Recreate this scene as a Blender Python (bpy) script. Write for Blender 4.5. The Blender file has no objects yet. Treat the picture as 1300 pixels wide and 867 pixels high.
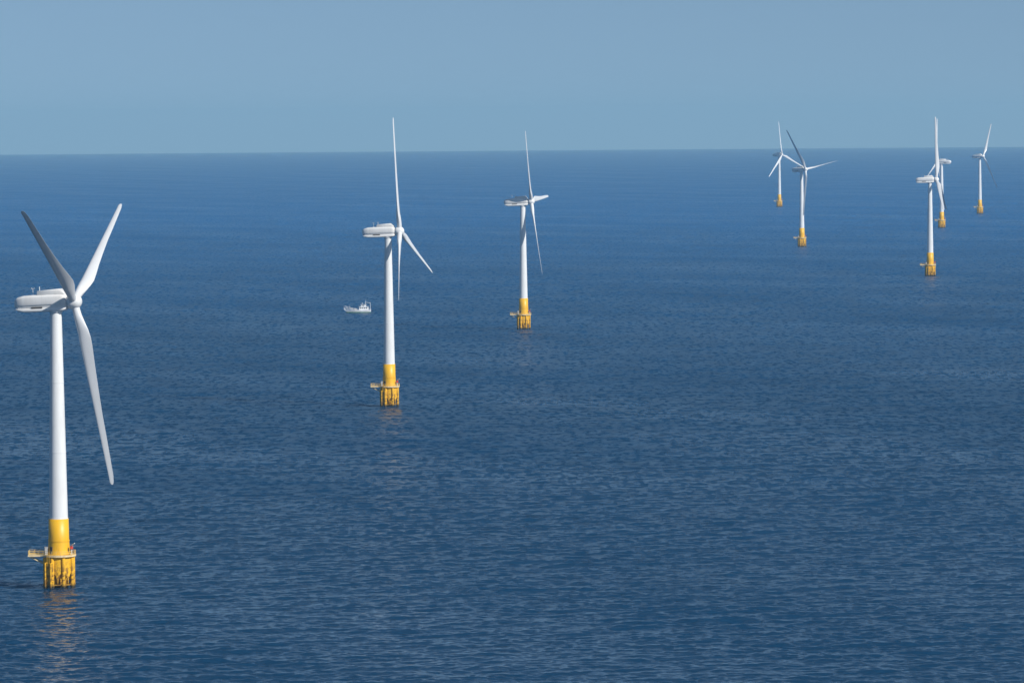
import bpy, bmesh, math, random
import numpy as np
from mathutils import Vector, Matrix

S = bpy.context.scene
COL = S.collection
R_EARTH = 6.371e6
PI = math.pi
rad = math.radians

# ------------------------------------------------------------------ camera
CAM_H = 128.5
cam_d = bpy.data.cameras.new('camera')
cam_d.sensor_width = 36.0
cam_d.lens = 36.0 * 5490.0 / 1300.0
cam_d.clip_start = 1.0
cam_d.clip_end = 200000.0
cam = bpy.data.objects.new('camera', cam_d)
COL.objects.link(cam)
pitch, roll = rad(2.8884), rad(0.4407)
fwd = Vector((0, math.cos(pitch), -math.sin(pitch)))
right = Vector((1, 0, 0))
up = right.cross(fwd)
r2 = right * math.cos(roll) - up * math.sin(roll)
u2 = right * math.sin(roll) + up * math.cos(roll)
m = Matrix((r2, u2, -fwd)).transposed().to_4x4()
m.translation = Vector((0, 0, CAM_H))
cam.matrix_world = m
S.camera = cam

# ------------------------------------------------------------------ sky, sun, exposure
SUN_EL = rad(36)
SUN_AZ = rad(51)          # from straight behind the camera towards the right
sun_dir = Vector((math.sin(SUN_AZ) * math.cos(SUN_EL), -math.cos(SUN_AZ) * math.cos(SUN_EL), math.sin(SUN_EL)))
W = bpy.data.worlds.new('World')
S.world = W
W.use_nodes = True
nt = W.node_tree
nt.nodes.clear()
sky = nt.nodes.new('ShaderNodeTexSky')
sky.sky_type = 'NISHITA'
sky.sun_disc = False
sky.sun_elevation = SUN_EL
sky.sun_rotation = math.atan2(sun_dir.x, sun_dir.y)
sky.altitude = 0
sky.air_density = 1.0
sky.dust_density = 0.3
sky.ozone_density = 4.0
tcw = nt.nodes.new('ShaderNodeTexCoord')
lift = nt.nodes.new('ShaderNodeVectorMath')           # read the sky a little above the murk at its rim
lift.operation = 'ADD'
lift.inputs[1].default_value = (0, 0, 0.16)
nt.links.new(tcw.outputs['Generated'], lift.inputs[0])
lnorm = nt.nodes.new('ShaderNodeVectorMath')
lnorm.operation = 'NORMALIZE'
nt.links.new(lift.outputs[0], lnorm.inputs[0])
nt.links.new(lnorm.outputs[0], sky.inputs[0])
tint = nt.nodes.new('ShaderNodeMix')
tint.data_type = 'RGBA'
tint.blend_type = 'MULTIPLY'
tint.inputs[0].default_value = 1.0
tint.inputs[7].default_value = (1.05, 1.02, 0.95, 1)
bg = nt.nodes.new('ShaderNodeBackground')
bg.inputs[1].default_value = 0.096
wo = nt.nodes.new('ShaderNodeOutputWorld')
nt.links.new(sky.outputs[0], tint.inputs[6])
nt.links.new(tint.outputs[2], bg.inputs[0])
nt.links.new(bg.outputs[0], wo.inputs[0])

sl = bpy.data.lights.new('sun', 'SUN')
sl.energy = 5.0
sl.angle = rad(0.53)
sl.color = (1.0, 0.965, 0.90)
so = bpy.data.objects.new('sun', sl)
so.rotation_euler = sun_dir.to_track_quat('Z', 'Y').to_euler()
so.location = (300, 200, 400)
COL.objects.link(so)

S.view_settings.view_transform = 'Standard'
S.view_settings.look = 'None'
S.view_settings.exposure = 0.0
S.view_settings.gamma = 1.0
S.view_settings.use_curve_mapping = False
S.cycles.max_bounces = 5
S.cycles.volume_bounces = 0
S.cycles.use_denoising = True
S.cycles.sample_clamp_indirect = 4.0

# ------------------------------------------------------------------ material helpers
def mat(name):
    mm = bpy.data.materials.new(name)
    mm.use_nodes = True
    t = mm.node_tree
    b = t.nodes['Principled BSDF']
    return mm, t, b

def N(t, kind, **kw):
    n = t.nodes.new(kind)
    for k, v in kw.items():
        setattr(n, k, v)
    return n

def math_node(t, op, a, b=None, c=None):
    n = N(t, 'ShaderNodeMath', operation=op)
    for i, v in enumerate((a, b, c)):
        if v is None:
            continue
        if isinstance(v, (int, float)):
            n.inputs[i].default_value = v
        else:
            t.links.new(v, n.inputs[i])
    return n.outputs[0]

def noise(t, vec, scale, detail=3.0, rough=0.55, dist=0.0):
    n = N(t, 'ShaderNodeTexNoise')
    n.inputs['Scale'].default_value = scale
    n.inputs['Detail'].default_value = detail
    n.inputs['Roughness'].default_value = rough
    n.inputs['Distortion'].default_value = dist
    t.links.new(vec, n.inputs['Vector'])
    return n.outputs[0]

def ramp(t, fac, stops):
    n = N(t, 'ShaderNodeValToRGB')
    e = n.color_ramp.elements
    while len(e) < len(stops):
        e.new(0.5)
    for el, (p, c) in zip(e, stops):
        el.position = p
        el.color = (c[0], c[1], c[2], 1)
    t.links.new(fac, n.inputs[0])
    return n.outputs[0]

def painted(name, base, stain, amount=0.25, rough=0.42, scale=(0.6, 0.6, 0.12), lo=0.45, hi=0.8):
    """weathered paint: run-down streaks of grime in object space"""
    mm, t, b = mat(name)
    tc = N(t, 'ShaderNodeTexCoord')
    mp = N(t, 'ShaderNodeMapping')
    mp.inputs['Scale'].default_value = scale
    t.links.new(tc.outputs['Object'], mp.inputs['Vector'])
    f = noise(t, mp.outputs[0], 1.0, 5.0, 0.6)
    mr = N(t, 'ShaderNodeMapRange')
    mr.inputs[1].default_value = lo
    mr.inputs[2].default_value = hi
    mr.inputs[4].default_value = amount
    t.links.new(f, mr.inputs[0])
    mx = N(t, 'ShaderNodeMix', data_type='RGBA')
    mx.inputs[6].default_value = (*base, 1)
    mx.inputs[7].default_value = (*stain, 1)
    t.links.new(mr.outputs[0], mx.inputs[0])
    t.links.new(mx.outputs[2], b.inputs['Base Color'])
    b.inputs['Roughness'].default_value = rough
    return mm

def splash(name, base):
    """yellow steel with rust patches and the weed-dark band left by the tide (object z = height above sea)"""
    mm, t, b = mat(name)
    tc = N(t, 'ShaderNodeTexCoord')
    sep = N(t, 'ShaderNodeSeparateXYZ')
    t.links.new(tc.outputs['Object'], sep.inputs[0])
    n1 = noise(t, tc.outputs['Object'], 0.9, 5.0, 0.62, 0.4)
    mr = N(t, 'ShaderNodeMapRange')
    mr.inputs[1].default_value = 0.45
    mr.inputs[2].default_value = 0.58
    mr.inputs[4].default_value = 0.85
    t.links.new(n1, mr.inputs[0])
    zf = N(t, 'ShaderNodeMapRange')
    zf.inputs[1].default_value = 8.4
    zf.inputs[2].default_value = 5.0
    t.links.new(sep.outputs[2], zf.inputs[0])
    rust = math_node(t, 'MULTIPLY', mr.outputs[0], zf.outputs[0])
    mx = N(t, 'ShaderNodeMix', data_type='RGBA')
    mx.inputs[6].default_value = (*base, 1)
    mx.inputs[7].default_value = (0.15, 0.058, 0.014, 1)
    t.links.new(rust, mx.inputs[0])
    wz = math_node(t, 'MULTIPLY_ADD', n1, 2.6, sep.outputs[2])
    wf = N(t, 'ShaderNodeMapRange')
    wf.inputs[1].default_value = 3.0
    wf.inputs[2].default_value = 1.9
    t.links.new(wz, wf.inputs[0])
    m2 = N(t, 'ShaderNodeMix', data_type='RGBA')
    m2.inputs[7].default_value = (0.032, 0.026, 0.012, 1)
    t.links.new(wf.outputs[0], m2.inputs[0])
    t.links.new(mx.outputs[2], m2.inputs[6])
    t.links.new(m2.outputs[2], b.inputs['Base Color'])
    b.inputs['Roughness'].default_value = 0.55
    return mm

YEL = (0.80, 0.435, 0.011)
M_white = painted('white_paint', (0.73, 0.74, 0.74), (0.46, 0.44, 0.39), 0.35)
M_blade = painted('blade_gelcoat', (0.67, 0.68, 0.69), (0.50, 0.50, 0.48), 0.3, 0.35)
M_nac = painted('nacelle_panel', (0.78, 0.77, 0.75), (0.54, 0.50, 0.44), 0.4, 0.4)
M_yel = painted('yellow_paint', YEL, (0.42, 0.20, 0.02), 0.55, 0.45, (0.7, 0.7, 0.16), 0.5, 0.8)
M_pile = splash('splash_zone_yellow', YEL)
M_deck = painted('deck_edge', (0.78, 0.62, 0.36), (0.35, 0.18, 0.06), 0.6, 0.6, (1, 1, 1))
M_rail = painted('rail_paint', (0.74, 0.52, 0.16), (0.4, 0.2, 0.05), 0.5, 0.5, (1, 1, 1))
M_dark = painted('dark_panel', (0.06, 0.06, 0.06), (0.12, 0.08, 0.05), 0.5, 0.6, (1, 1, 1))
M_grey = painted('grey_metal', (0.36, 0.37, 0.38), (0.25, 0.2, 0.15), 0.4, 0.45, (1, 1, 1))
M_red = painted('red_paint', (0.55, 0.035, 0.02), (0.3, 0.05, 0.03), 0.3, 0.45, (1, 1, 1))
M_boat = painted('boat_white', (0.88, 0.89, 0.90), (0.7, 0.66, 0.6), 0.25, 0.35, (0.5, 0.5, 1))
M_bgreen = painted('boat_green', (0.03, 0.17, 0.07), (0.06, 0.1, 0.05), 0.4, 0.5, (1, 1, 1))
M_glass, _t, _b = mat('cabin_glass')
_b.inputs['Base Color'].default_value = (0.02, 0.03, 0.04, 1)
_b.inputs['Roughness'].default_value = 0.08

# ------------------------------------------------------------------ mesh helpers
class MB:
    def __init__(self):
        self.v, self.f, self.smooth = [], [], []

    def add(self, vs, fs, smooth=True):
        o = len(self.v)
        self.v += [tuple(p) for p in vs]
        self.f += [tuple(i + o for i in f) for f in fs]
        self.smooth += [smooth] * len(fs)

    def rings(self, rings, closed=True, caps=True, smooth=True):
        n = len(rings[0])
        vs = [p for r in rings for p in r]
        fs = []
        for i in range(len(rings) - 1):
            for j in range(n if closed else n - 1):
                a, b = i * n + j, i * n + (j + 1) % n
                fs.append((a, b, b + n, a + n))
        self.add(vs, fs, smooth)
        if caps:
            self.add(rings[0], [tuple(reversed(range(n)))], False)
            self.add(rings[-1], [tuple(range(n))], False)

    def lathe(self, prof, cx=0, cy=0, n=40, caps=True, smooth=True):
        self.rings([[(cx + r * math.cos(2 * PI * k / n), cy + r * math.sin(2 * PI * k / n), z) for k in range(n)]
                    for r, z in prof], caps=caps, smooth=smooth)

    def tube(self, a, b, ra, rb=None, n=10):
        rb = ra if rb is None else rb
        a, b = Vector(a), Vector(b)
        d = (b - a).normalized()
        x = d.orthogonal().normalized()
        y = d.cross(x)
        self.rings([[p + x * r * math.cos(2 * PI * k / n) + y * r * math.sin(2 * PI * k / n) for k in range(n)]
                    for p, r in ((a, ra), (b, rb))])

    def box(self, c, s, rz=0.0):
        cx, cy, cz = c
        hx, hy, hz = s[0] / 2, s[1] / 2, s[2] / 2
        co, si = math.cos(rz), math.sin(rz)
        vs = []
        for z in (-hz, hz):
            for x, y in ((-hx, -hy), (hx, -hy), (hx, hy), (-hx, hy)):
                vs.append((cx + x * co - y * si, cy + x * si + y * co, cz + z))
        self.add(vs, [(3, 2, 1, 0), (4, 5, 6, 7), (0, 1, 5, 4), (1, 2, 6, 5), (2, 3, 7, 6), (3, 0, 4, 7)], False)

    def mesh(self, name, material):
        me = bpy.data.meshes.new(name)
        me.from_pydata(self.v, [], self.f)
        bm = bmesh.new()
        bm.from_mesh(me)
        for fc, s in zip(bm.faces, self.smooth):
            fc.smooth = s
        bmesh.ops.recalc_face_normals(bm, faces=bm.faces)
        bm.to_mesh(me)
        bm.free()
        me.materials.append(material)
        return me

def link(name, me, parent=None, matrix=None):
    o = bpy.data.objects.new(name, me)
    COL.objects.link(o)
    if parent is not None:
        o.parent = parent
    if matrix is not None:
        o.matrix_local = matrix
    return o

def sea_z(x, y):
    return -(x * x + y * y) / (2 * R_EARTH)

# ------------------------------------------------------------------ the sea: one curved sheet out past the horizon
def build_sea():
    rng = np.random.default_rng(11)
    # radial rows: spaced by the depression angle near and far
    th = np.concatenate([np.linspace(0.30, 0.1345, 40)[:-1], np.linspace(0.1345, 0.0072, 2300)])
    b = -np.sin(th)
    a = np.cos(th) ** 2 / (2 * R_EARTH)
    t = (-b - np.sqrt(np.maximum(b * b - 4 * a * CAM_H, 0))) / (2 * a)
    r = t * np.cos(th)
    r = np.concatenate([np.array([0.5, 60, 150, 300]), r, np.array([32000, 36000, 40000, 44000, 47000.0])])
    fine = np.linspace(rad(-9.0), rad(9.0), 1050)
    side = np.linspace(rad(9.0), rad(351.0), 130)[1:-1]
    az = np.concatenate([fine, side])              # clockwise from +Y
    nr, na = len(r), len(az)
    dr = np.gradient(r)
    daz = np.empty(na)
    daz[:] = np.diff(np.concatenate([az, [az[0] + 2 * PI]]))
    RR = r[:, None]
    X = RR * np.sin(az)[None, :]
    Y = RR * np.cos(az)[None, :]
    Z = -(RR ** 2) / (2 * R_EARTH) + 0 * X
    DC = RR * daz[None, :]
    # wind sea: many directional trains, short ones steep, plus a low swell
    nw = 190
    lam = np.exp(rng.uniform(np.log(1.6), np.log(30.0), nw))
    k = 2 * PI / lam
    main = rad(97)                                 # heading the waves run along (towards and across the camera)
    spread = np.where(lam > 14, 0.55, 0.62)
    d = main + rng.normal(0, 1, nw) * spread
    slope = np.where(lam < 6, 1.0, (6 / lam) ** 0.85) * rng.uniform(0.6, 1.4, nw)
    slope *= 0.17 * math.sqrt(2) / np.sqrt((slope ** 2).sum())
    amp = slope / k
    ph = rng.uniform(0, 2 * PI, nw)
    # gusts: slow changes of how rough the surface is
    G = 0 * X
    for _ in range(14):
        L = math.exp(rng.uniform(math.log(90), math.log(900)))
        dd = rng.uniform(0, 2 * PI)
        G += np.sin(2 * PI / L * (X * math.cos(dd) + Y * math.sin(dd)) + rng.uniform(0, 6.28))
    G = 1.0 + 0.03 * G
    G = np.clip(G, 0.55, 1.5)
    H = np.zeros_like(X)
    res = np.zeros_like(X)
    for i in range(nw):
        kx, ky = k[i] * math.cos(d[i]), k[i] * math.sin(d[i])
        # phase advanced between neighbouring vertices; trains the sheet cannot carry fade out
        cr = np.abs(kx * np.sin(az) + ky * np.cos(az))[None, :] * dr[:, None]
        cc = np.abs(kx * np.cos(az) - ky * np.sin(az))[None, :] * DC
        w = np.clip((2.4 - np.maximum(cr, cc)) / 1.2, 0, 1)
        live = w.max(axis=1) > 0
        if live.any():
            P = kx * X[live] + ky * Y[live] + ph[i]
            sn = np.sin(P)
            H[live] += amp[i] * w[live] * (sn - 0.12 * np.cos(2 * P))
        res += slope[i] ** 2 * w ** 2
    Z = Z + H * G
    Y = Y - 1.35 * H * G                            # crests lean forward: steep faces, long backs
    tot = (slope ** 2).sum()
    sub = np.clip(1 - res / tot, 0, 1)
    co = np.stack([X, Y, Z], -1).reshape(-1, 3)
    i0 = (np.arange(nr - 1)[:, None] * na + np.arange(na)[None, :])
    i1 = (np.arange(nr - 1)[:, None] * na + (np.arange(na)[None, :] + 1) % na)
    quads = np.stack([i0, i0 + na, i1 + na, i1], -1).reshape(-1, 4)   # facing up
    quads = quads[:, ::-1] if False else quads
    me = bpy.data.meshes.new('sea')
    nq = len(quads)
    me.vertices.add(len(co))
    me.vertices.foreach_set('co', co.astype(np.float32).ravel())
    me.loops.add(nq * 4)
    me.loops.foreach_set('vertex_index', quads.astype(np.int32).ravel())
    me.polygons.add(nq)
    me.polygons.foreach_set('loop_start', np.arange(0, nq * 4, 4, dtype=np.int32))
    me.polygons.foreach_set('loop_total', np.full(nq, 4, dtype=np.int32))
    me.polygons.foreach_set('use_smooth', np.ones(nq, dtype=bool))
    at = me.attributes.new('unresolved', 'FLOAT', 'POINT')
    at.data.foreach_set('value', sub.astype(np.float32).ravel())
    ag = me.attributes.new('gust', 'FLOAT', 'POINT')
    ag.data.foreach_set('value', G.astype(np.float32).ravel())
    me.update(calc_edges=True)
    me.validate()
    nz = me.polygons[len(me.polygons) // 2].normal.z
    if nz < 0:
        me.flip_normals()
    mm, tr, b = mat('sea_water')
    # base colour turns bluer with distance, painting in the blue of far haze
    g0 = N(tr, 'ShaderNodeNewGeometry')
    sp = N(tr, 'ShaderNodeSeparateXYZ')
    tr.links.new(g0.outputs['Position'], sp.inputs[0])
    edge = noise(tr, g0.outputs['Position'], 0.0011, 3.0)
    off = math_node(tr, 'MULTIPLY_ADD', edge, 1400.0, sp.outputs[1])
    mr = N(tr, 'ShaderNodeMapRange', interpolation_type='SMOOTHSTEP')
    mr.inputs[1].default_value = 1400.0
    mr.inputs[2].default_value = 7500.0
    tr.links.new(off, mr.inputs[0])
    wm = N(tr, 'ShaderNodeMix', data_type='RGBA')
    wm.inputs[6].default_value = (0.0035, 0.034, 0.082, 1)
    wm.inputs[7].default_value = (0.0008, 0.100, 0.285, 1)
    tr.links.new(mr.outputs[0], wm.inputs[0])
    tr.links.new(wm.outputs[2], b.inputs['Base Color'])
    b.inputs['IOR'].default_value = 1.333
    b.subsurface_method = 'BURLEY'                   # light that enters the water comes out metres away
    b.inputs['Subsurface Weight'].default_value = 1.0
    b.inputs['Subsurface Radius'].default_value = (1.0, 1.0, 1.0)
    b.inputs['Subsurface Scale'].default_value = 22.0
    b.inputs['Specular IOR Level'].default_value = 0.36
    geo = N(tr, 'ShaderNodeNewGeometry')
    at1 = N(tr, 'ShaderNodeAttribute', attribute_name='unresolved')
    at2 = N(tr, 'ShaderNodeAttribute', attribute_name='gust')
    # ripples: small slopes added to the surface normal
    mp = N(tr, 'ShaderNodeMapping')
    mp.inputs['Scale'].default_value = (0.4, 1.0, 1.0)
    mp.inputs['Rotation'].default_value = (0, 0, rad(8))
    tr.links.new(geo.outputs['Position'], mp.inputs['Vector'])
    def nvec(scale, detail, mp=mp):
        n = N(tr, 'ShaderNodeTexNoise')
        n.inputs['Scale'].default_value = scale
        n.inputs['Detail'].default_value = detail
        n.inputs['Roughness'].default_value = 0.6
        tr.links.new(mp.outputs[0], n.inputs['Vector'])
        s = N(tr, 'ShaderNodeVectorMath', operation='SUBTRACT')
        s.inputs[1].default_value = (0.5, 0.5, 0.5)
        tr.links.new(n.outputs['Color'], s.inputs[0])
        return s.outputs[0]
    def scaled(v, amt):
        s = N(tr, 'ShaderNodeVectorMath', operation='MULTIPLY')
        s.inputs[1].default_value = (amt, amt, 0)
        tr.links.new(v, s.inputs[0])
        return s.outputs[0]
    def addv(a_, b_):
        s = N(tr, 'ShaderNodeVectorMath', operation='ADD')
        tr.links.new(a_, s.inputs[0])
        tr.links.new(b_, s.inputs[1])
        return s.outputs[0]
    far = N(tr, 'ShaderNodeVectorMath', operation='SCALE')
    mp2 = N(tr, 'ShaderNodeMapping')                # short-crested groups of waves, as they read from afar
    mp2.inputs['Scale'].default_value = (0.34, 0.10, 1.0)
    mp2.inputs['Rotation'].default_value = (0, 0, rad(-4))
    tr.links.new(geo.outputs['Position'], mp2.inputs['Vector'])
    tr.links.new(addv(scaled(nvec(0.06, 6.0), 1.2), scaled(nvec(1.0, 5.0, mp2), 4.2)), far.inputs[0])
    tr.links.new(at1.outputs['Fac'], far.inputs['Scale'])
    rip = addv(addv(scaled(nvec(1.1, 4.0), 0.62), far.outputs[0]), geo.outputs['Normal'])
    nn = N(tr, 'ShaderNodeVectorMath', operation='NORMALIZE')
    tr.links.new(rip, nn.inputs[0])
    tr.links.new(nn.outputs[0], b.inputs['Normal'])
    # waves too small for the sheet are carried as gloss
    ro = math_node(tr, 'MULTIPLY_ADD', at1.outputs['Fac'], 0.22, 0.15)
    ro = math_node(tr, 'MULTIPLY', ro, at2.outputs['Fac'])
    tr.links.new(ro, b.inputs['Roughness'])
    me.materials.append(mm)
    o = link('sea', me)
    o['kind'] = 'structure'
    return o

build_sea()

# ------------------------------------------------------------------ haze over the sea
hz = MB()
hz.box((0, 0, (-190 + 300) / 2), (97000, 97000, 490))
hm = bpy.data.materials.new('haze_air')
hm.use_nodes = True
ht = hm.node_tree
ht.nodes.clear()
pv = ht.nodes.new('ShaderNodeVolumePrincipled')
pv.inputs['Color'].default_value = (0.44, 0.76, 1.0, 1)
pv.inputs['Density'].default_value = 3.8e-5
ho = ht.nodes.new('ShaderNodeOutputMaterial')
ht.links.new(pv.outputs[0], ho.inputs['Volume'])
haze = link('haze', hz.mesh('haze', hm))
haze['kind'] = 'stuff'

# ------------------------------------------------------------------ wind turbine parts
HUB = 80.0
TP_TOP = 19.4
DECK = 9.2

def tower_mesh():
    b = MB()
    prof = []
    for i in range(25):
        f = i / 24
        prof.append((2.62 * (1 - f) + 1.60 * f, TP_TOP + f * (77.0 - TP_TOP)))
    b.lathe(prof, n=48)
    for z in (TP_TOP + 0.15, 38.0, 57.5):            # flanges
        r = 2.62 + (1.60 - 2.62) * (z - TP_TOP) / (77 - TP_TOP)
        b.lathe([(r - .1, z - .12), (r + .05, z - .12), (r + .05, z + .12), (r - .1, z + .12)], n=48, smooth=False)
    b.lathe([(1.55, 77.0), (1.9, 77.05), (1.9, 77.5), (1.7, 77.55)], n=40, smooth=False)
    return b.mesh('tower', M_white)

def transition_mesh():
    b = MB()
    b.lathe([(3.25, DECK), (3.1, DECK + 1.2), (2.88, 13.5), (2.78, TP_TOP), (2.70, TP_TOP + .02)], n=48)
    b.lathe([(2.7, 13.1), (3.0, 13.1), (3.0, 13.45), (2.7, 13.45)], n=48, smooth=False)
    return b.mesh('transition_piece', M_yel)

def cap_mesh():
    """skirt between deck and piles with arched openings at its foot"""
    b = MB()
    n, npile = 96, 8
    ro, ri = 3.95, 3.6
    def foot(a):
        x = abs(math.sin(a * npile / 2))
        return 1.3 + 3.0 * max(0.0, 1 - (1 - x) ** 2.2)
    ang = [2 * PI * k / n for k in range(n)]
    outer_t = [(ro * math.cos(a), ro * math.sin(a), 8.7) for a in ang]
    outer_b = [(ro * math.cos(a), ro * math.sin(a), foot(a)) for a in ang]
    inner_b = [(ri * math.cos(a), ri * math.sin(a), foot(a)) for a in ang]
    inner_t = [(ri * math.cos(a), ri * math.sin(a), 8.7) for a in ang]
    b.rings([outer_b, outer_t], caps=False)
    b.rings([inner_t, inner_b], caps=False)
    b.rings([inner_b, outer_b], caps=False, smooth=False)
    b.lathe([(0.2, 8.7), (ro, 8.7), (ro, 8.95), (0.2, 8.95)], n=n, smooth=False, caps=False)
    return b.mesh('skirt', M_pile)

def column_mesh():
    b = MB()
    b.lathe([(2.3, -6), (2.3, 8.68)], n=40)
    return b.mesh('central_column', M_pile)

def pile_mesh():
    b = MB()
    b.lathe([(0.55, -6), (0.55, 8.66)], n=16)
    b.lathe([(0.5, 0.9), (0.68, 0.9), (0.68, 1.3), (0.5, 1.3)], n=16, smooth=False)
    return b.mesh('pile', M_pile)

def fender_mesh():
    """boat landing: two tall tubes joined by rungs"""
    b = MB()
    for s in (-0.9, 0.9):
        b.tube((s, 0, -4), (s, 0, 7.4), 0.28)
        b.tube((s, 0, 7.4), (s, 0.9, 7.4), 0.2)
        b.tube((s, 0, 2.4), (s, 0.9, 2.4), 0.2)
    for i in range(22):
        z = -1 + i * 0.42
        b.tube((-0.35, 0.15, z), (0.35, 0.15, z), 0.035, n=6)
    for s in (-0.35, 0.35):
        b.tube((s, 0.15, -1.3), (s, 0.15, 10.2), 0.05, n=6)
    return b.mesh('boat_landing', M_pile)

def brace_mesh():
    b = MB()
    n = 8
    for k in range(n):
        a0, a1 = 2 * PI * (k + .5) / n, 2 * PI * (k + 1.5) / n
        p0 = (4.05 * math.cos(a0), 4.05 * math.sin(a0), 1.1)
        p1 = (4.05 * math.cos(a1), 4.05 * math.sin(a1), 1.1)
        b.tube(p0, p1, 0.2, n=8)
        b.tube((2.2 * math.cos(a0), 2.2 * math.sin(a0), 1.1), p0, 0.18, n=8)
    return b.mesh('ring_brace', M_pile)

DECK_R = 4.75
def deck_outline(off=0.0):
    """ring round the tower with a long walkway reaching to one side"""
    r = DECK_R + off
    hw = 1.9 + off
    pts = []
    a0 = math.asin(hw / r)
    for i in range(41):
        a = -PI + a0 + (2 * PI - 2 * a0) * i / 40
        pts.append((r * math.cos(a), r * math.sin(a)))
    pts += [(-8.5 - off, hw), (-8.5 - off, -hw)]
    return pts

def deck_mesh():
    b = MB()
    o = deck_outline()
    b.rings([[(x, y, DECK - 0.22) for x, y in o], [(x, y, DECK + 0.22) for x, y in o]], smooth=False)
    for y in (-1.2, 1.2):
        b.tube((-8.1, y, DECK - .3), (-3.6, y, DECK - 2.6), 0.14, n=8)
    return b.mesh('deck', M_deck)

def rail_mesh():
    b = MB()
    o = deck_outline(-0.12)
    z0 = DECK + 0.22
    pts = o + [o[0]]
    dens = []
    for (x0, y0), (x1, y1) in zip(pts[:-1], pts[1:]):
        L = math.hypot(x1 - x0, y1 - y0)
        n = max(1, round(L / 1.3))
        for i in range(n):
            dens.append((x0 + (x1 - x0) * i / n, y0 + (y1 - y0) * i / n))
        for h in (0.14, 0.62, 1.15):
            rr = 0.05 if h > 0.2 else 0.07
            b.tube((x0, y0, z0 + h), (x1, y1, z0 + h), rr, n=6)
    for i, (x, y) in enumerate(dens):
        if i % 2 == 0 or x < -4.5:
            b.tube((x, y, z0), (x, y, z0 + 1.17), 0.05, n=6)
    return b.mesh('railing', M_rail)

def crane_mesh():
    b = MB()
    b.tube((3.7, -1.6, DECK + .2), (3.7, -1.6, DECK + 2.9), 0.2, 0.16)
    b.tube((3.7, -1.6, DECK + 2.8), (4.7, -3.2, DECK + 3.6), 0.14, 0.1)
    b.tube((3.7, -1.6, DECK + 1.6), (4.2, -2.4, DECK + 3.1), 0.07)
    return b.mesh('davit_crane', M_white)

def winch_mesh():
    b = MB()
    b.box((3.7, -1.95, DECK + 2.3), (0.75, 0.6, 0.8), 0.4)
    return b.mesh('winch', M_red)

def cabinet_mesh():
    b = MB()
    b.box((-3.4, -1.3, DECK + 1.3), (0.9, 0.8, 2.1), 0.2)
    b.box((-3.4, -1.3, DECK + 2.42), (1.05, 0.95, 0.1), 0.2)
    return b.mesh('cabinet', M_grey)

def door_mesh():
    b = MB()
    a = -2.25
    b.box((3.06 * math.cos(a), 3.06 * math.sin(a), DECK + 1.45), (0.2, 0.95, 2.2), a)
    return b.mesh('door', M_dark)

# nacelle in its own frame: rotor axis along +X, tower axis at x = 0, z = 0 on the shaft line
NX = [(-11.9, 0.5, -0.7, 0.8), (-11.6, 1.05, -1.5, 1.4), (-10.7, 1.6, -2.1, 1.95), (-9.0, 1.95, -2.45, 2.3),
      (-5.5, 2.1, -2.5, 2.4), (-1.5, 2.1, -2.5, 2.4), (1.8, 2.05, -2.45, 2.3), (2.9, 1.9, -2.3, 2.1), (3.3, 1.6, -1.9, 1.7)]

def sup(hw, zb, zt, x, n=28, e=0.5, cut=None):
    zc, hz_ = (zb + zt) / 2, (zt - zb) / 2
    ring = []
    for k in range(n):
        a = 2 * PI * k / n
        c, s = math.cos(a), math.sin(a)
        y = hw * abs(c) ** e * (1 if c >= 0 else -1)
        z = zc + hz_ * abs(s) ** e * (1 if s >= 0 else -1)
        ring.append((x, y, z))
    return ring

def nacelle_mesh():
    b = MB()
    # upper cover overhangs the lower tray; a dark joint shows between them
    b.rings([sup(hw, -1.05 if zb < -1.2 else zb * .6, zt, x) for x, hw, zb, zt in NX])
    b.rings([sup(hw * 0.975, zb, -1.22 if zb < -1.3 else zb + .4, x) for x, hw, zb, zt in NX[1:]])
    b.rings([sup(hw * 0.86, -1.6, 0.4, x) for x, hw, zb, zt in NX[2:]])
    return b.mesh('nacelle', M_nac)

def roof_box_mesh():
    b = MB()
    b.rings([sup(1.5, 1.9, 3.1, -4.9, e=.22), sup(1.6, 1.9, 3.5, -4.7, e=.22), sup(1.6, 1.9, 3.75, 1.7, e=.22),
             sup(1.35, 1.6, 2.5, 3.0, e=.3)])
    return b.mesh('roof_box', M_nac)

def logo_strip_mesh():  # dark block added in place of unreadable lettering on the nacelle side
    b = MB()
    b.rings([[(-6.6, -2.0, z), (-3.4, -2.1, z), (-3.4, -1.3, z), (-6.6, -1.3, z)] for z in (-1.35, -0.95)], smooth=False)
    return b.mesh('vent', M_dark)

def logo_strip2_mesh():  # the same lettering stand-in for the opposite side
    b = MB()
    b.rings([[(-6.6, 1.3, z), (-3.4, 1.3, z), (-3.4, 2.1, z), (-6.6, 2.0, z)] for z in (-1.35, -0.95)], smooth=False)
    return b.mesh('vent', M_dark)

def mast_mesh():
    b = MB()
    b.tube((-6.6, 0.5, 2.2), (-6.6, 0.5, 4.3), 0.07, 0.05, n=8)
    b.tube((-7.0, 0.5, 4.1), (-6.2, 0.5, 4.1), 0.035, n=6)
    b.tube((-7.0, 0.5, 4.1), (-7.0, 0.5, 4.4), 0.06, n=6)
    b.tube((-6.2, 0.5, 4.1), (-6.2, 0.5, 4.4), 0.06, n=6)
    return b.mesh('weather_mast', M_white)

def beacon_mesh():
    b = MB()
    b.tube((-4.3, -0.6, 3.3), (-4.3, -0.6, 4.3), 0.12, 0.10, n=10)
    b.tube((-4.3, -0.6, 4.25), (-4.3, -0.6, 4.55), 0.16, 0.12, n=10)
    return b.mesh('beacon', M_white)

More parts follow.
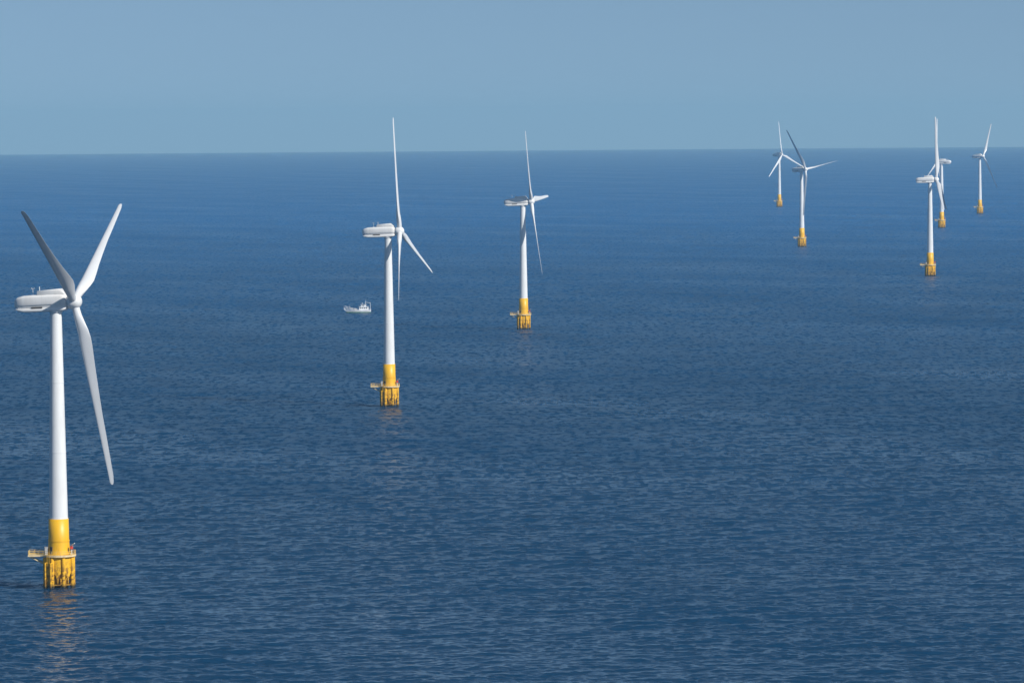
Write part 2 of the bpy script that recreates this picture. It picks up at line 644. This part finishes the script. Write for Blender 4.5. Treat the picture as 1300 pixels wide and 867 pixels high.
def hub_mesh():
    """spinner, axis along +X, blade centre at x = 0"""
    b = MB()
    prof = [(-1.75, 1.55), (-1.6, 1.85), (-0.9, 2.1), (0.2, 2.1), (1.0, 1.9), (1.6, 1.45), (2.0, 0.8), (2.1, 0.15)]
    n = 36
    b.rings([[(x, r * math.cos(2 * PI * k / n), r * math.sin(2 * PI * k / n)) for k in range(n)] for x, r in prof])
    b.tube((-2.4, 0, 0), (-1.7, 0, 0), 1.35, n=28)
    return b.mesh('hub', M_white)

BL = 52.0
def blade_mesh():
    """span along +Z, chord along +Y (trailing edge +Y), thickness along X"""
    b = MB()
    st = [(0.9, 2.15, 1.0, 20), (2.4, 2.15, 1.0, 20), (4.0, 2.35, .85, 19), (6.2, 2.9, .60, 17), (8.6, 3.45, .42, 14), (11, 3.7, .34, 11),
          (14, 3.5, .30, 9), (19, 3.0, .26, 6.5), (25, 2.55, .23, 4.5), (32, 2.1, .20, 3), (39, 1.85, .18, 1.8), (45, 1.6, .17, .8),
          (49.5, 1.4, .16, 0.2), (51.2, 1.15, .16, 0), (51.8, .75, .16, 0), (52.0, .25, .16, 0)]
    n = 28
    rings = []
    for r, c, tk, tw in st:
        rnd = max(0.0, min(1.0, (tk - .34) / .66))      # 1 = round root
        off = -0.5 * 2.15 if r < 51 else -1.075 + (0.9 - c) * .5
        le = -1.075 + (r / 52.0) * 0.55                  # nearly straight leading edge
        ring = []
        for k in range(n):
            a = 2 * PI * k / n
            u = (1 - math.cos(a)) / 2                    # 0 leading .. 1 trailing
            yt = 5 * tk * (0.2969 * math.sqrt(u) - 0.126 * u - 0.3516 * u * u + 0.2843 * u ** 3 - 0.1036 * u ** 4) * c
            yt = yt if a <= PI else -yt
            yt += 0.03 * c * (1 - rnd) * 4 * u * (1 - u)
            xr = 0.5 * c * math.sin(a)
            x = rnd * xr * tk ** .0 + (1 - rnd) * yt
            y = le + u * c if r < 51 else le + (1.05 - c) * .5 + u * c
            yc = le + .5 * c if r < 9 else le + 1.2
            ca, sa = math.cos(rad(tw)), math.sin(rad(tw))
            y0 = y - yc
            ring.append((x * ca - y0 * sa, yc + x * sa + y0 * ca, r))
        rings.append(ring)
    b.rings(rings)
    return b.mesh('blade', M_blade)

MESH = dict(tower=tower_mesh(), transition_piece=transition_mesh(), skirt=cap_mesh(), central_column=column_mesh(),
            pile=pile_mesh(), boat_landing=fender_mesh(), ring_brace=brace_mesh(), deck=deck_mesh(), railing=rail_mesh(),
            davit_crane=crane_mesh(), winch=winch_mesh(), cabinet=cabinet_mesh(), door=door_mesh(), nacelle=nacelle_mesh(),
            roof_box=roof_box_mesh(), vent=logo_strip_mesh(), logo_strip2=logo_strip2_mesh(), beacon=beacon_mesh(), weather_mast=mast_mesh(), hub=hub_mesh(), blade=blade_mesh())

def wind_turbine(x, y, psi, tilt, cone, theta, label, pitch_off=0.0, deck_rz=0.0):
    root = bpy.data.objects.new('wind_turbine', None)
    root.empty_display_size = 5
    root.location = (x, y, sea_z(x, y))
    COL.objects.link(root)
    root['label'] = label
    root['category'] = 'wind turbine'
    root['group'] = 'wind turbines standing in the sea'
    link('tower', MESH['tower'], root)
    F = Matrix.Rotation(deck_rz, 4, 'Z')
    tp = link('transition_piece', MESH['transition_piece'], root, F)
    link('door', MESH['door'], tp)
    link('skirt', MESH['skirt'], root, F)
    link('central_column', MESH['central_column'], root, F)
    link('ring_brace', MESH['ring_brace'], root, F)
    for k in range(8):
        a = 2 * PI * (k + .5) / 8
        link('pile', MESH['pile'], root, F @ Matrix.Translation((4.05 * math.cos(a), 4.05 * math.sin(a), 0)))
    link('boat_landing', MESH['boat_landing'], root,
         F @ Matrix.Rotation(rad(-28), 4, 'Z') @ Matrix.Translation((0, -5.6, 0)))
    dk = link('deck', MESH['deck'], root, F)
    link('railing', MESH['railing'], dk)
    link('cabinet', MESH['cabinet'], dk)
    cr = link('davit_crane', MESH['davit_crane'], dk)
    link('winch', MESH['winch'], cr)
    # nacelle and rotor: axis heading psi from straight towards the viewer (-Y) to the right (+X)
    a0 = Vector((math.sin(psi), -math.cos(psi), 0))
    zz = Vector((0, 0, 1))
    ax = a0 * math.cos(tilt) + zz * math.sin(tilt)
    side = zz.cross(a0)
    upv = ax.cross(side)
    nm = Matrix((ax, side, upv)).transposed().to_4x4()
    t2 = tilt * 0.4                                     # the housing sits nearer level than the shaft
    ax2 = a0 * math.cos(t2) + zz * math.sin(t2)
    nn = Matrix((ax2, side, ax2.cross(side))).transposed().to_4x4()
    nn.translation = zz * (HUB - 4.2 * math.sin(t2))
    na = link('nacelle', MESH['nacelle'], root, nn)
    for p, q in (('roof_box', 'roof_box'), ('vent', 'vent'), ('vent', 'logo_strip2'), ('weather_mast', 'weather_mast'), ('beacon', 'beacon')):
        link(p, MESH[q], na)
    hc = zz * (HUB + .02) + a0 * 5.45
    hm_ = nm.copy()
    hm_.translation = hc
    link('hub', MESH['hub'], root, hm_)
    for k in range(3):
        t = theta + k * 2 * PI / 3
        r = upv * math.cos(t) + side * math.sin(t)
        sp = (r * math.cos(cone) + ax * math.sin(cone)).normalized()
        ch = (ax * math.cos(cone) - r * math.sin(cone)).normalized()
        th = ch.cross(sp)
        bm_ = Matrix((th, ch, sp)).transposed().to_4x4() @ Matrix.Rotation(pitch_off, 4, 'Z')
        bm_.translation = hc
        link('blade', MESH['blade'], root, bm_)
    return root

T = [
 (-126.98, 1203.44, 78.1, 7.6, 3.8, 59.9, 'largest and nearest white turbine on a rust-streaked yellow foundation, one dark shaded blade'),
 (-56.2, 1972.27, 80.6, 6.2, 4.5, 114.0, 'white turbine just right of the small boat, one blade upright and two hanging'),
 (7.4, 2709.1, 82.6, 6.1, 5.2, -32.1, 'white turbine whose sideways blade and nacelle make a cross with the upright blades'),
 (412.7, 6650.8, 51.0, 2.5, 2.5, 110.4, 'small far turbine, dark nacelle, rotor open like an upright Y, beside a nearer dark-bladed turbine'),
 (300.6, 4472.7, 49.9, 7.0, 4.9, 81.3, 'turbine with one dark blade leaning up left and a bright blade reaching right'),
 (348.0, 3592.3, 83.0, 5.8, 4.8, 1.0, 'nearer turbine of the overlapping pair, tallest of those on the right half of the sea'),
 (521.2, 5235.1, -109.5, 4.2, 4.2, -2.1, 'farther turbine of the overlapping pair, its nacelle pointing right, unlike all the others'),
 (654.9, 6041.6, 58.0, 5.7, 4.7, 29.7, 'far turbine nearest the right edge, its blades open like a sideways V'),
]
PITCH = (0, -98, -98, -80, 0, 0, 80, 6)                 # how far each rotor's blades are turned out of the feathered position
for (x, y, psi, tl, cn, th, lab), po in zip(T, PITCH):
    wind_turbine(x, y, rad(psi), rad(tl), rad(cn), rad(th), lab, rad(po))

# ------------------------------------------------------------------ fishing boat
def build_boat(x, y):
    root = bpy.data.objects.new('fishing_boat', None)
    root.location = (x, y, sea_z(x, y))
    root.rotation_euler = (rad(1.0), 0, rad(176))        # bow (+X of the boat) to the left
    root.scale = (1.04, 1.04, 1.0)
    COL.objects.link(root)
    root['label'] = 'small white fishing boat with a cabin aft and raised bow, between the two nearest turbines'
    root['category'] = 'boat'
    # hull stations: x, half beam at deck, half beam at water, sheer height
    st = [(-8.2, 2.0, 1.5, 2.0), (-6, 2.25, 1.8, 1.9), (-2, 2.4, 2.0, 1.9), (2, 2.3, 1.8, 2.1), (5, 1.8, 1.2, 2.6), (7.4, 1.0, .5, 3.2), (9.6, 0.12, 0.06, 4.0)]
    def rings(z_lo, z_hi, grow=0.0):
        out = []
        for X_, bd, bw, sh in st:
            zl = z_lo if X_ < 9 else max(z_lo, 2.2)
            zh = sh if z_hi is None else z_hi
            if X_ > 9 and z_hi is not None:
                zh = max(z_hi, zl + .1)
            f0 = max(0, min(1, zl / sh)); f1 = max(0, min(1, zh / sh))
            b0, b1 = bw + (bd - bw) * f0 + grow, bw + (bd - bw) * f1 + grow
            out.append([(X_, -b1, zh), (X_, -b0, zl), (X_, b0, zl), (X_, b1, zh)])
        return out
    h = MB()
    h.rings(rings(0.55, None), smooth=False)
    hull = link('hull', h.mesh('hull', M_boat), root)
    g = MB()
    rr = rings(-0.6, 0.6, 0.015)[:-1]
    g.rings(rr + [[(8.3, -.05, .6), (8.1, -.05, -.3), (8.1, .05, -.3), (8.3, .05, .6)]], smooth=False)
    link('hull_bottom', g.mesh('hull_bottom', M_bgreen), root)
    bw = MB()
    for s in (-1, 1):
        for (xa, ba, _, sa), (xb, bb, _, sb) in zip(st[:-1], st[1:]):
            bw.tube((xa, s * (ba - .08), sa + .8), (xb, s * (bb - .08), sb + .75), .05, n=6)
            bw.tube((xa, s * (ba - .08), sa), (xa, s * (ba - .08), sa + .8), .045, n=6)
    link('railing', bw.mesh('railing', M_boat), root)
    c = MB()
    c.rings([[(-6.6, -1.6, z), (-0.6 - (z - 1.9) * .1, -1.6, z), (-0.6 - (z - 1.9) * .1, 1.6, z), (-6.6, 1.6, z)] for z in (1.9, 4.1)], smooth=False)
    c.box((-3.6, 0, 4.18), (6.6, 3.6, .16))
    c.rings([[(-5.0, -1.2, z), (-1.8 - (z - 4.2) * .25, -1.2, z), (-1.8 - (z - 4.2) * .25, 1.2, z), (-5.0, 1.2, z)] for z in (4.2, 5.5)], smooth=False)
    c.box((-3.5, 0, 5.58), (3.9, 2.8, .14))
    cab = link('cabin', c.mesh('cabin', M_boat), root)
    for wx in (-5.6, -4.2, -2.8, -1.5):
        for s in (-1, 1):
            w = MB()
            w.box((wx, s * 1.605, 3.2), (.95, .05, .75))
            link('window', w.mesh('window', M_glass), cab)
    w = MB()
    w.box((-1.94, 0, 4.95), (.08, 2.0, .6))
    w.box((-3.2, 1.205, 4.95), (1.9, .05, .55))
    w.box((-3.2, -1.205, 4.95), (1.9, .05, .55))
    link('windscreen', w.mesh('windscreen', M_glass), cab)
    ms = MB()
    ms.tube((-4.6, 0, 5.5), (-4.9, 0, 8.7), .12, .07)
    ms.tube((-4.8, -1.2, 7.6), (-4.8, 1.2, 7.6), .06)
    ms.tube((-4.7, 0, 7.3), (-7.9, 0, 6.6), .08)
    ms.tube((-7.9, 0, 1.9), (-7.9, 0, 7.0), .1)
    ms.tube((-2.6, 0, 5.5), (-2.6, 0, 6.6), .08)
    ms.box((-2.6, 0, 6.65), (.3, 1.5, .2))
    link('mast', ms.mesh('mast', M_boat), root)
    bm_ = MB()
    bm_.tube((5.9, 0, 2.7), (5.9, 0, 5.4), .09, .06)
    bm_.tube((5.9, 0, 5.2), (8.9, 0, 4.3), .04)
    link('bow_post', bm_.mesh('bow_post', M_grey), root)
    gw = MB()
    gw.box((2.0, 0, 2.3), (2.2, 1.8, .9))
    gw.tube((4.1, -1.1, 2.9), (4.1, 1.1, 2.9), .45, n=12)
    link('net_winch', gw.mesh('net_winch', M_grey), root)

build_boat(-105.4, 2968.7)
